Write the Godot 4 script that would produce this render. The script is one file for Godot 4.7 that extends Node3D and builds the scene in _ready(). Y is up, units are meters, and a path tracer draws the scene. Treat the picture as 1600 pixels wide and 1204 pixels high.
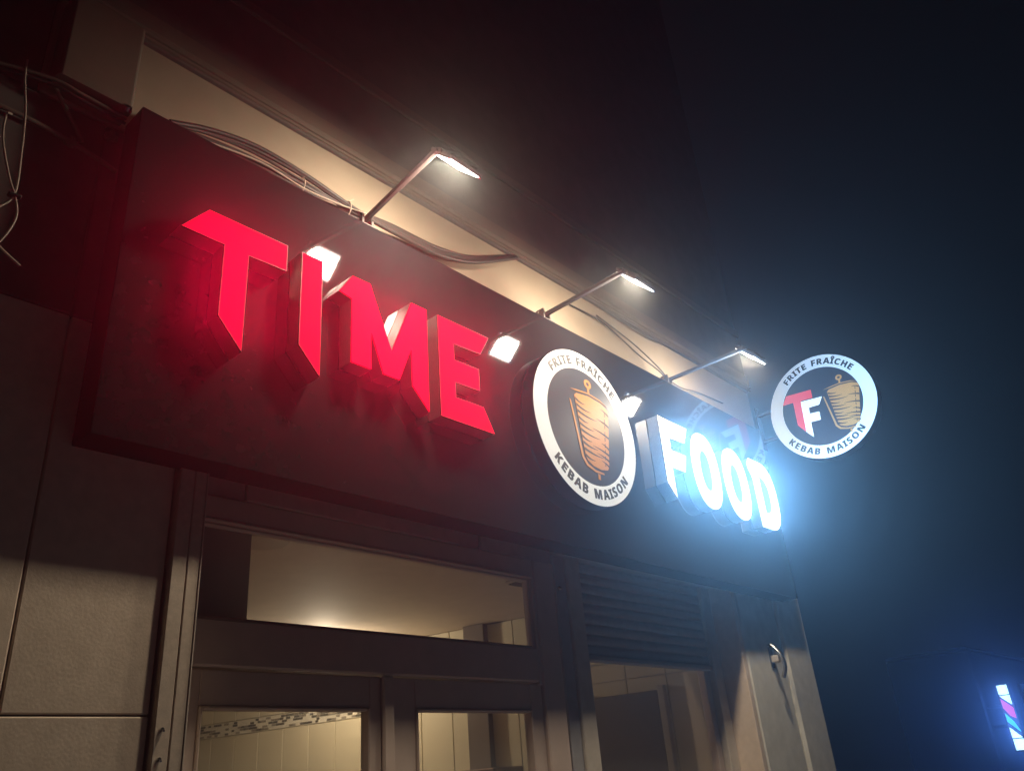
extends Node3D

var M := {}
var rng := RandomNumberGenerator.new()
var names := {}

# ------------------------------------------------------------------ helpers
func numbered(called: String) -> String:
	var n: int = names.get(called, 0)
	names[called] = n + 1
	return called if n == 0 else "%s_%03d" % [called, n]

func new_st() -> SurfaceTool:
	var st := SurfaceTool.new()
	st.begin(Mesh.PRIMITIVE_TRIANGLES)
	return st

func tri(st: SurfaceTool, a: Vector3, b: Vector3, c: Vector3, n: Vector3) -> void:
	var g := (b - a).cross(c - a)
	var m := g.normalized()
	if g.length() < 1e-12:
		return
	if m.dot(n) < 0.0:
		m = -m
	if g.dot(n) > 0.0:
		var t := b
		b = c
		c = t
	for p in [a, b, c]:
		st.set_normal(m)
		st.add_vertex(p)

func stri(st: SurfaceTool, a: Vector3, b: Vector3, c: Vector3, na: Vector3, nb: Vector3, nc: Vector3) -> void:
	var g := (b - a).cross(c - a)
	if g.length() < 1e-12:
		return
	if g.dot(na + nb + nc) > 0.0:
		st.set_normal(na); st.add_vertex(a)
		st.set_normal(nc); st.add_vertex(c)
		st.set_normal(nb); st.add_vertex(b)
	else:
		st.set_normal(na); st.add_vertex(a)
		st.set_normal(nb); st.add_vertex(b)
		st.set_normal(nc); st.add_vertex(c)

func quad(st: SurfaceTool, a: Vector3, b: Vector3, c: Vector3, d: Vector3, n: Vector3) -> void:
	tri(st, a, b, c, n)
	tri(st, a, c, d, n)

# a box between two corners with chamfered edges, optionally turned by a basis about its centre
func box(st: SurfaceTool, lo: Vector3, hi: Vector3, ch := 0.003, turn := Basis()) -> void:
	var c := (lo + hi) / 2.0
	var h := (hi - lo) / 2.0
	ch = minf(ch, minf(h.x, minf(h.y, h.z)) * 0.8)
	var v := {}
	for sx in [-1, 1]:
		for sy in [-1, 1]:
			for sz in [-1, 1]:
				var s := Vector3(sx, sy, sz)
				for ax in 3:
					var p := Vector3.ZERO
					for k in 3:
						p[k] = s[k] * (h[k] if k == ax else h[k] - ch)
					v[[sx, sy, sz, ax]] = c + turn * p
	for ax in 3:
		var u := (ax + 1) % 3
		var w := (ax + 2) % 3
		for s in [-1, 1]:
			var n := Vector3.ZERO
			n[ax] = s
			var q := []
			for t in [[-1, -1], [1, -1], [1, 1], [-1, 1]]:
				var k := [0, 0, 0]
				k[ax] = s; k[u] = t[0]; k[w] = t[1]
				q.append(v[[k[0], k[1], k[2], ax]])
			quad(st, q[0], q[1], q[2], q[3], turn * n)
		for su in [-1, 1]:
			for sw in [-1, 1]:
				var q := []
				for t in [[-1, u], [-1, w], [1, w], [1, u]]:
					var k := [0, 0, 0]
					k[ax] = t[0]; k[u] = su; k[w] = sw
					q.append(v[[k[0], k[1], k[2], t[1]]])
				var n := Vector3.ZERO
				n[u] = su; n[w] = sw
				quad(st, q[0], q[1], q[2], q[3], turn * n)
	for sx in [-1, 1]:
		for sy in [-1, 1]:
			for sz in [-1, 1]:
				tri(st, v[[sx, sy, sz, 0]], v[[sx, sy, sz, 1]], v[[sx, sy, sz, 2]], turn * Vector3(sx, sy, sz))

# an oriented plate: centre, half sizes along a basis
func obox(st: SurfaceTool, c: Vector3, size: Vector3, turn: Basis, ch := 0.003) -> void:
	box(st, c - size / 2.0, c + size / 2.0, ch, turn)

func smooth_path(pts: Array, steps := 6) -> PackedVector3Array:
	var out := PackedVector3Array()
	for i in pts.size() - 1:
		var p0: Vector3 = pts[maxi(i - 1, 0)]
		var p1: Vector3 = pts[i]
		var p2: Vector3 = pts[i + 1]
		var p3: Vector3 = pts[mini(i + 2, pts.size() - 1)]
		for k in steps:
			out.append(p1.cubic_interpolate(p2, p0, p3, float(k) / steps))
	out.append(pts[-1])
	return out

func tube(st: SurfaceTool, path: PackedVector3Array, r: float, sides := 7) -> void:
	var rings := []
	var nrm := []
	var up := Vector3(0.13, 0.31, 0.94).normalized()
	for i in path.size():
		var t := (path[mini(i + 1, path.size() - 1)] - path[maxi(i - 1, 0)]).normalized()
		var a := t.cross(up).normalized()
		if a.length() < 0.5:
			a = t.cross(Vector3.RIGHT).normalized()
		var b := a.cross(t).normalized()
		var ring := []
		var nn := []
		for k in sides:
			var an := TAU * k / sides
			var d := a * cos(an) + b * sin(an)
			ring.append(path[i] + d * r)
			nn.append(d)
		rings.append(ring)
		nrm.append(nn)
	for i in path.size() - 1:
		for k in sides:
			var l := (k + 1) % sides
			stri(st, rings[i][k], rings[i + 1][k], rings[i + 1][l], nrm[i][k], nrm[i + 1][k], nrm[i + 1][l])
			stri(st, rings[i][k], rings[i + 1][l], rings[i][l], nrm[i][k], nrm[i + 1][l], nrm[i][l])
	for e in [0, path.size() - 1]:
		var dir := (path[0] - path[1]) if e == 0 else (path[-1] - path[-2])
		for k in sides:
			tri(st, path[e], rings[e][k], rings[e][(k + 1) % sides], dir)

# a flat polygon (x, y) drawn at z, as a solid of a given thickness
func plate(st: SurfaceTool, poly: PackedVector2Array, z0: float, z1: float) -> void:
	var idx := Geometry2D.triangulate_polygon(poly)
	for i in range(0, idx.size(), 3):
		for z in [z0, z1]:
			var n := Vector3(0, 0, -1 if z == z0 else 1)
			tri(st, v3(poly[idx[i]], z), v3(poly[idx[i + 1]], z), v3(poly[idx[i + 2]], z), n)
	sides_of(st, poly, z0, z1, 1.0)

func v3(p: Vector2, z: float) -> Vector3:
	return Vector3(p.x, p.y, z)

func area_of(poly: PackedVector2Array) -> float:
	var s := 0.0
	for i in poly.size():
		s += poly[i].cross(poly[(i + 1) % poly.size()])
	return s / 2.0

func sides_of(st: SurfaceTool, poly: PackedVector2Array, z0: float, z1: float, outward: float) -> void:
	var w := signf(area_of(poly)) * outward
	for i in poly.size():
		var a := poly[i]
		var b := poly[(i + 1) % poly.size()]
		var d := (b - a)
		var n := Vector3(d.y, -d.x, 0) * w
		quad(st, v3(a, z0), v3(b, z0), v3(b, z1), v3(a, z1), n)

func annulus(st: SurfaceTool, outer: PackedVector2Array, inner: PackedVector2Array, z0: float, z1: float) -> void:
	var n := outer.size()
	for i in n:
		var j := (i + 1) % n
		for z in [z0, z1]:
			quad(st, v3(outer[i], z), v3(outer[j], z), v3(inner[j], z), v3(inner[i], z), Vector3(0, 0, -1 if z == z0 else 1))
	sides_of(st, outer, z0, z1, 1.0)
	sides_of(st, inner, z0, z1, -1.0)

func ellipse(c: Vector2, r: Vector2, n := 48, power := 2.0) -> PackedVector2Array:
	var out := PackedVector2Array()
	for k in n:
		var a := TAU * k / n
		var x := cos(a)
		var y := sin(a)
		out.append(c + Vector2(signf(x) * pow(absf(x), 2.0 / power) * r.x, signf(y) * pow(absf(y), 2.0 / power) * r.y))
	return out

func P2(a: Array) -> PackedVector2Array:
	var out := PackedVector2Array()
	for k in range(0, a.size(), 2):
		out.append(Vector2(a[k], a[k + 1]))
	return out

func mapped(p: PackedVector2Array, c: Vector2, s: float, rot := 0.0) -> PackedVector2Array:
	var out := PackedVector2Array()
	for q in p:
		out.append(c + (q * s).rotated(rot))
	return out

func obj(called: String, st: SurfaceTool, m: Material, parent: Node3D = null) -> MeshInstance3D:
	var o := MeshInstance3D.new()
	o.mesh = st.commit()
	o.material_override = m
	return put(o, called, parent)

func put(o: MeshInstance3D, called: String, parent: Node3D = null) -> MeshInstance3D:
	if parent == null:
		o.name = numbered(called)
		add_child(o)
	else:
		o.name = called
		parent.add_child(o, true)
	return o

func piece(called: String, mesh: Mesh, m: Material, at: Vector3, parent: Node3D) -> MeshInstance3D:
	var o := MeshInstance3D.new()
	o.mesh = mesh
	o.material_override = m
	o.position = at
	return put(o, called, parent)

func thing(called: String, label: String, category: String, at := Vector3.ZERO, group := "") -> Node3D:
	var o := Node3D.new()
	o.name = numbered(called)
	add_child(o)
	o.position = at
	tag(o, label, category, group)
	return o

func tag(o: Node, label: String, category: String, group := "") -> void:
	o.set_meta("label", label)
	o.set_meta("category", category)
	if group:
		o.set_meta("group", group)

func struct(o: Node) -> void:
	o.set_meta("kind", "structure")

func lin(r: float, g: float, b: float) -> Color:
	return Color(r, g, b).linear_to_srgb()

func noise_tex(freq: float, a: Color, b: Color, sd: int, octaves := 5, size := 512, type := FastNoiseLite.TYPE_SIMPLEX_SMOOTH) -> NoiseTexture2D:
	var n := FastNoiseLite.new()
	n.noise_type = type
	n.seed = sd
	n.frequency = freq
	n.fractal_octaves = octaves
	n.fractal_gain = 0.6
	var t := NoiseTexture2D.new()
	t.width = size
	t.height = size
	t.seamless = true
	t.noise = n
	var g := Gradient.new()
	g.set_color(0, a)
	g.set_color(1, b)
	t.color_ramp = g
	return t

# a surface: two tones of one colour, roughness variation, relief
func surf(called: String, a: Color, b: Color, rough: float, metres: float, freq: float, relief := 0.0, sd := 1, metal := 0.0) -> StandardMaterial3D:
	var m := StandardMaterial3D.new()
	m.resource_name = called
	m.albedo_texture = noise_tex(freq, a.linear_to_srgb(), b.linear_to_srgb(), sd)
	m.roughness = rough
	m.metallic = metal
	m.uv1_triplanar = true
	m.uv1_world_triplanar = true
	m.uv1_scale = Vector3.ONE / metres
	if relief > 0.0:
		m.heightmap_enabled = true
		m.heightmap_scale = relief
		m.heightmap_texture = noise_tex(freq * 2.5, Color.BLACK, Color.WHITE, sd + 50, 4)
	return m

func plain(called: String, c: Color, rough: float, metal := 0.0) -> StandardMaterial3D:
	var m := StandardMaterial3D.new()
	m.resource_name = called
	m.albedo_color = c.linear_to_srgb()
	m.roughness = rough
	m.metallic = metal
	return m

func glow(called: String, base: Color, e: Color, energy: float, rough := 0.25) -> StandardMaterial3D:
	var m := plain(called, base, rough)
	m.emission_enabled = true
	m.emission = e.linear_to_srgb()
	m.emission_energy_multiplier = energy
	return m

func area_light(called: String, at: Vector3, dir: Vector3, size: Vector2, color: Color, energy: float) -> void:
	var l := AreaLight3D.new()
	l.name = numbered(called)
	l.area_size = size
	l.light_color = color.linear_to_srgb()
	l.light_energy = energy
	l.shadow_enabled = true
	l.area_range = 30.0
	l.area_attenuation = 2.0
	add_child(l)
	var up := Vector3.UP if absf(dir.normalized().y) < 0.95 else Vector3.RIGHT
	l.transform = Transform3D(Basis.looking_at(dir, up), at)

# text bent round a circle: every glyph is thin geometry. angles in degrees, from first glyph to last
func arc_text(st: SurfaceTool, text: String, radius: float, cap: float, from: float, to: float, z: float, inside_up: bool) -> void:
	var f := SystemFont.new()
	f.font_names = PackedStringArray(["Droid Sans"])
	f.font_weight = 700
	var px := 64
	var adv := []
	var total := 0.0
	for ch in text:
		var w := f.get_string_size(ch, HORIZONTAL_ALIGNMENT_LEFT, -1, px).x
		if ch == " ":
			w *= 1.5
		adv.append(w)
		total += w
	var at := 0.0
	for i in text.length():
		var ch := text[i]
		var mid: float = (at + adv[i] / 2.0) / total
		at += adv[i]
		if ch == " ":
			continue
		var tm := TextMesh.new()
		var fv := FontVariation.new()
		fv.base_font = f
		fv.variation_embolden = 0.7
		tm.font = fv
		tm.font_size = px
		tm.pixel_size = cap / (0.715 * px)
		tm.text = ch
		tm.depth = 0.0012
		tm.curve_step = 2.0
		tm.vertical_alignment = VERTICAL_ALIGNMENT_BOTTOM
		var box_ := tm.get_aabb()
		var an := deg_to_rad(lerpf(from, to, mid))
		var place := Vector3(cos(an) * radius, sin(an) * radius, z)
		var rot := an - PI / 2.0 if inside_up else an + PI / 2.0
		# the glyph's box foot is set on the baseline, except that accents rise above cap height
		var foot := Vector3(-box_.get_center().x, -box_.position.y - cap / 2.0, 0)
		var t := Transform3D(Basis(Vector3.BACK, rot) * Basis.from_scale(Vector3(1.18, 1, 1)), place)
		st.append_from(tm, 0, t * Transform3D(Basis(), foot))

# ------------------------------------------------------------------ scene
func _ready() -> void:
	rng.seed = 7
	setup_view()
	make_materials()
	ground_and_street()
	shop_building()
	door_and_windows()
	interior()
	neighbour()
	sign_panel()
	letters()
	logo_discs()
	floodlights()
	cables()
	small_things()

func setup_view() -> void:
	var cam := Camera3D.new()
	cam.name = "camera"
	cam.position = Vector3(0, 1.6, 2.072)
	cam.basis = Basis(Vector3(0.66958, -0.07840, 0.73859), Vector3(-0.27996, 0.89443, 0.34874), Vector3(-0.68796, -0.44028, 0.57694)).orthonormalized()
	cam.fov = 50.38
	cam.near = 0.05
	cam.far = 600.0
	add_child(cam)
	cam.current = true
	var env := Environment.new()
	env.background_mode = Environment.BG_SKY
	var sky := Sky.new()
	var sm := ProceduralSkyMaterial.new()
	sm.sky_top_color = lin(0.0012, 0.0013, 0.0018)
	sm.sky_horizon_color = lin(0.0020, 0.0023, 0.0034)
	sm.sky_curve = 0.2
	sm.ground_bottom_color = lin(0.004, 0.004, 0.004)
	sm.ground_horizon_color = lin(0.006, 0.006, 0.008)
	sm.sun_angle_max = 1.0
	sky.sky_material = sm
	env.sky = sky
	env.tonemap_mode = Environment.TONE_MAPPER_LINEAR
	env.tonemap_exposure = 1.0
	env.sdfgi_enabled = true
	env.ssao_enabled = true
	env.ssil_enabled = true
	env.volumetric_fog_enabled = true
	env.volumetric_fog_density = 0.0225
	env.volumetric_fog_albedo = Color.WHITE
	env.volumetric_fog_anisotropy = 0.885
	var we := WorldEnvironment.new()
	we.name = "environment"
	we.environment = env
	add_child(we)
	var moon := DirectionalLight3D.new()
	moon.name = "moonlight"
	moon.light_energy = 0.004
	moon.light_color = Color(0.75, 0.85, 1.0)
	moon.light_angular_distance = 0.5
	moon.shadow_enabled = true
	moon.rotation_degrees = Vector3(-55, 150, 0)
	add_child(moon)

func make_materials() -> void:
	M.plaster = surf("stone_render", Color(0.68, 0.53, 0.40), Color(0.80, 0.64, 0.49), 0.9, 0.9, 0.012, 0.05, 3)
	M.plaster.heightmap_texture = noise_tex(0.16, Color.BLACK, Color.WHITE, 71, 3)
	M.plaster.heightmap_scale = 0.035
	M.plaster.albedo_texture = noise_tex(0.03, Color(0.69, 0.545, 0.41).linear_to_srgb(), Color(0.81, 0.65, 0.495).linear_to_srgb(), 3, 7)
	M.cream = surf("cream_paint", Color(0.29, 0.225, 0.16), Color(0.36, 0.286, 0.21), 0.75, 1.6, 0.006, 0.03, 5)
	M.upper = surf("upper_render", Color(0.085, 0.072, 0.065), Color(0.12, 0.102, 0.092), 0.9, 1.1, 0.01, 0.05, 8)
	M.moulding = surf("moulding_paint", Color(0.12, 0.09, 0.07), Color(0.16, 0.122, 0.095), 0.8, 1.8, 0.006, 0.02, 11)
	M.beige = surf("beige_plastic", Color(0.15, 0.115, 0.088), Color(0.18, 0.138, 0.105), 0.6, 0.8, 0.006, 0.0, 12)
	M.quoin = surf("grey_render", Color(0.62, 0.58, 0.48), Color(0.78, 0.73, 0.62), 0.9, 0.8, 0.012, 0.06, 14)
	M.frame = surf("frame_paint", Color(0.54, 0.42, 0.34), Color(0.62, 0.48, 0.39), 0.42, 0.7, 0.01, 0.0, 17)
	M.pale_frame = surf("pale_paint", Color(0.50, 0.43, 0.34), Color(0.62, 0.54, 0.44), 0.55, 0.6, 0.012, 0.05, 19)
	M.lintel = surf("lintel_board", Color(0.42, 0.32, 0.27), Color(0.52, 0.40, 0.34), 0.7, 0.7, 0.012, 0.1, 23)
	M.wood = surf("post_board", Color(0.52, 0.42, 0.32), Color(0.68, 0.55, 0.42), 0.75, 0.35, 0.018, 0.03, 29)
	M.shutter = surf("shutter_slat", Color(0.34, 0.32, 0.31), Color(0.40, 0.38, 0.37), 0.5, 0.4, 0.012, 0.0, 31)
	M.panel = surf("gloss_black_panel", Color(0.012, 0.012, 0.014), Color(0.018, 0.017, 0.019), 0.10, 0.8, 0.02, 0.0, 37)
	M.panel.roughness = 0.045
	M.brushed = surf("brushed_metal", Color(0.42, 0.40, 0.38), Color(0.62, 0.60, 0.57), 0.32, 0.25, 0.05, 0.0, 41, 1.0)
	M.brushed.uv1_scale = Vector3(18, 1.2, 18)
	M.rim = plain("rim_metal", Color(0.6, 0.58, 0.55), 0.25, 1.0)
	M.dark_metal = surf("dark_metal", Color(0.06, 0.05, 0.05), Color(0.10, 0.085, 0.08), 0.5, 0.2, 0.02, 0.0, 43)
	M.arm = surf("grey_arm_paint", Color(0.10, 0.085, 0.08), Color(0.14, 0.12, 0.11), 0.75, 0.2, 0.02, 0.0, 44)
	M.cable_dark = plain("dark_cable", Color(0.035, 0.028, 0.025), 0.5)
	M.cable_pale = plain("pale_cable", Color(0.45, 0.36, 0.28), 0.5)
	M.red_face = glow("red_acrylic", Color(0.40, 0.004, 0.02), Color(1.0, 0.0, 0.020), 1.9, 0.8)
	M.red_face.metallic_specular = 0.1
	M.red_trim = plain("red_trim", Color(0.16, 0.008, 0.02), 0.5)
	M.white_face = glow("white_acrylic", Color(0.8, 0.8, 0.8), Color(0.80, 0.93, 1.0), 1.6, 0.3)
	M.led = glow("led_diffuser", Color(0.8, 0.8, 0.78), Color(1.0, 0.96, 0.88), 16.0, 0.4)
	M.ring_lit = glow("lit_ring", Color(0.45, 0.45, 0.44), Color(0.98, 1.0, 0.95), 0.46, 0.35)
	M.ring_blue = glow("lit_ring_cool", Color(0.8, 0.8, 0.8), Color(0.78, 0.9, 1.0), 0.44, 0.35)
	M.disc_dark = glow("charcoal_print", Color(0.035, 0.037, 0.045), Color(0.6, 0.7, 0.9), 0.022, 0.35)
	M.ink = plain("dark_print", Color(0.03, 0.03, 0.032), 0.5)
	M.meat = glow("orange_print", Color(0.30, 0.125, 0.035), Color(0.95, 0.40, 0.11), 0.26, 0.4)
	M.panel.metallic_specular = 0.5
	M.meat_light = glow("tan_print", Color(0.38, 0.20, 0.07), Color(0.95, 0.50, 0.17), 0.36, 0.4)
	M.red_print = glow("red_print", Color(0.6, 0.05, 0.06), Color(0.95, 0.10, 0.14), 0.62, 0.4)
	M.white_print = glow("white_print", Color(0.8, 0.8, 0.8), Color(0.85, 0.95, 1.0), 0.8, 0.4)
	M.black_side = plain("black_edge", Color(0.008, 0.008, 0.009), 0.7)
	M.black_side.metallic_specular = 0.2
	M.glass = plain("window_glass", Color(0.9, 0.95, 0.92), 0.02)
	M.glass.albedo_color.a = 0.06
	M.glass.transparency = BaseMaterial3D.TRANSPARENCY_ALPHA
	M.tile = []
	for k in 3:
		var c := 0.62 + 0.03 * k
		var t := plain("wall_tile", Color(c * 1.06, c * 0.95, c * 0.68), 0.5)
		M.tile.append(t)
	M.grout = plain("pale_grout", Color(0.62, 0.56, 0.42), 0.9)
	M.ceil = surf("ceiling_paint", Color(0.70, 0.585, 0.46), Color(0.78, 0.655, 0.52), 0.75, 0.9, 0.01, 0.05, 47)
	M.ceil.metallic_specular = 0.6
	M.int_dark = surf("inner_pillar", Color(0.16, 0.125, 0.10), Color(0.2, 0.155, 0.125), 0.6, 0.6, 0.012, 0.0, 53)
	M.chip_dark = plain("mosaic_dark", Color(0.10, 0.085, 0.06), 0.55)
	M.chip_mid = plain("mosaic_mid", Color(0.30, 0.26, 0.19), 0.55)
	M.chip_light = plain("mosaic_light", Color(0.72, 0.67, 0.54), 0.6)
	M.asphalt = surf("asphalt", Color(0.035, 0.035, 0.035), Color(0.065, 0.062, 0.06), 0.95, 1.2, 0.03, 0.4, 59)
	M.paving = surf("paving", Color(0.25, 0.225, 0.20), Color(0.34, 0.31, 0.28), 0.9, 1.3, 0.015, 0.3, 61)
	M.wood_dark = plain("brown_wood", Color(0.16, 0.08, 0.05), 0.5)

# ------------------------------------------------------------------ ground
func ground_and_street() -> void:
	var st := new_st()
	quad(st, Vector3(-60, -0.14, -60), Vector3(80, -0.14, -60), Vector3(80, -0.14, 40), Vector3(-60, -0.14, 40), Vector3.UP)
	struct(obj("road", st, M.asphalt))
	st = new_st()
	box(st, Vector3(-20, -0.2, -0.12), Vector3(5.6, 0.0, 3.2), 0.01)
	struct(obj("pavement", st, M.paving))
	st = new_st()
	box(st, Vector3(11.4, -0.2, -1.2), Vector3(40, 0.0, 3.2), 0.01)
	struct(obj("pavement", st, M.paving))
	st = new_st()
	box(st, Vector3(-20, -0.22, 3.203), Vector3(5.6, 0.003, 3.36), 0.015)
	struct(obj("kerb", st, M.quoin))

# ------------------------------------------------------------------ building
func shop_building() -> void:
	var b := thing("shop_building", "cream and stone shopfront building carrying the big lit fascia sign", "building")
	M.building = b
	var st := new_st()
	# masonry behind the blocks: left of the shopfront, over it, right of it, back and far side
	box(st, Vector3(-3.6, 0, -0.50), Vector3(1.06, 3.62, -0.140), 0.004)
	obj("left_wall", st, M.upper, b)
	st = new_st()
	box(st, Vector3(4.452, 0, -0.50), Vector3(4.93, 3.62, -0.124), 0.012)
	obj("right_pilaster", st, M.quoin, b)
	st = new_st()
	box(st, Vector3(4.932, 0, -6.6), Vector3(5.285, 3.62, -0.105), 0.014)
	obj("corner_pilaster", st, M.quoin, b)
	st = new_st()
	box(st, Vector3(0.50, 3.622, -0.50), Vector3(5.27, 4.04, -0.124), 0.004)
	obj("cream_beam", st, M.cream, b)
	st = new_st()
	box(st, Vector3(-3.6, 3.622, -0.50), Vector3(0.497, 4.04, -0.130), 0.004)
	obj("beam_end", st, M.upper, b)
	# wall above the shopfront, held up by the beam
	st = new_st()
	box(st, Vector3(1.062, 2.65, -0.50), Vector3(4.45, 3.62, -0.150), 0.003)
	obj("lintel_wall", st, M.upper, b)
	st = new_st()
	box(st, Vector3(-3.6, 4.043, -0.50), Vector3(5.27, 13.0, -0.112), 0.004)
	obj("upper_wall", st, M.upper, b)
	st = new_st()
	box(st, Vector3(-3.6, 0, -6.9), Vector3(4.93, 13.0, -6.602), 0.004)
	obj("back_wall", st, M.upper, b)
	st = new_st()
	box(st, Vector3(-3.6, 3.0, -6.6), Vector3(4.93, 3.2, -0.503), 0.004)
	obj("floor_slab", st, M.upper, b)
	st = new_st()
	box(st, Vector3(-3.6, 13.003, -6.9), Vector3(5.27, 13.2, -0.10), 0.02)
	obj("roof", st, M.upper, b)
	# mouldings over the cream beam, each running the length of the front
	for r in [[4.053, 4.062, -0.100], [4.070, 4.082, -0.096], [4.090, 4.175, -0.100], [4.500, 4.56, -0.095]]:
		st = new_st()
		box(st, Vector3(-3.6, r[0], -0.115), Vector3(5.29, r[1], r[2]), 0.006)
		obj("moulding", st, M.moulding, b)
	# rendered blocks left of the shopfront with open joints
	var xs := [-3.2, -1.9, -0.6, 0.706, 1.06]
	var ys := [0.0, 0.62, 1.23, 1.841, 2.90, 3.615]
	for i in xs.size() - 1:
		for j in ys.size() - 1:
			var cut := 0.0
			st = new_st()
			var x1: float = xs[i + 1]
			if i == 3 and j < 3:
				cut = 0.0
			box(st, Vector3(xs[i] + 0.002, ys[j] + 0.002, -0.145), Vector3(x1 - 0.002, ys[j + 1] - 0.002, -0.124 + rng.randf_range(-0.001, 0.001) - cut), 0.004)
			obj("stone_block", st, M.upper if j == 4 else M.plaster, b)
	# two-board post beside the door with a crack and screws
	st = new_st()
	box(st, Vector3(1.066, 0, -0.30), Vector3(1.1085, 2.6, -0.101), 0.002)
	obj("post_board", st, M.wood, b)
	st = new_st()
	box(st, Vector3(1.111, 0, -0.30), Vector3(1.146, 2.6, -0.100), 0.002)
	obj("post_board", st, M.wood, b)
	st = new_st()
	box(st, Vector3(1.1465, 0, -0.28), Vector3(1.1505, 2.6, -0.097), 0.001)
	obj("post_edge_trim", st, M.pale_frame, b)
	for y in [1.805, 1.735, 1.30, 0.8]:
		st = new_st()
		tube(st, PackedVector3Array([Vector3(1.0835, y, -0.103), Vector3(1.0835, y, -0.094)]), 0.0055, 8)
		tube(st, PackedVector3Array([Vector3(1.0835, y - 0.002, -0.0942), Vector3(1.0835, y - 0.004, -0.086)]), 0.003, 6)
		obj("screw", st, M.rim, b)
	# thin hairline gaps in the boards
	# right reveal lining of the window and its sill
	st = new_st()
	box(st, Vector3(4.405, 0, -0.34), Vector3(4.449, 2.64, -0.128), 0.003)
	obj("window_reveal", st, M.plaster, b)

# ------------------------------------------------------------------ doors, transom, window
func rect_frame(x0: float, y0: float, x1: float, y1: float, l: float, r: float, bo: float, t: float, z0: float, z1: float) -> SurfaceTool:
	var st := new_st()
	box(st, Vector3(x0, y0, z0), Vector3(x0 + l, y1, z1), 0.004)
	box(st, Vector3(x1 - r, y0, z0), Vector3(x1, y1, z1), 0.004)
	box(st, Vector3(x0 + l - 0.001, y0, z0 + 0.001), Vector3(x1 - r + 0.001, y0 + bo, z1 - 0.001), 0.004)
	box(st, Vector3(x0 + l - 0.001, y1 - t, z0 + 0.001), Vector3(x1 - r + 0.001, y1, z1 - 0.001), 0.004)
	return st

func beads(x0: float, y0: float, x1: float, y1: float, z0: float, z1: float) -> SurfaceTool:
	return rect_frame(x0, y0, x1, y1, 0.010, 0.010, 0.010, 0.010, z0, z1)

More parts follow.
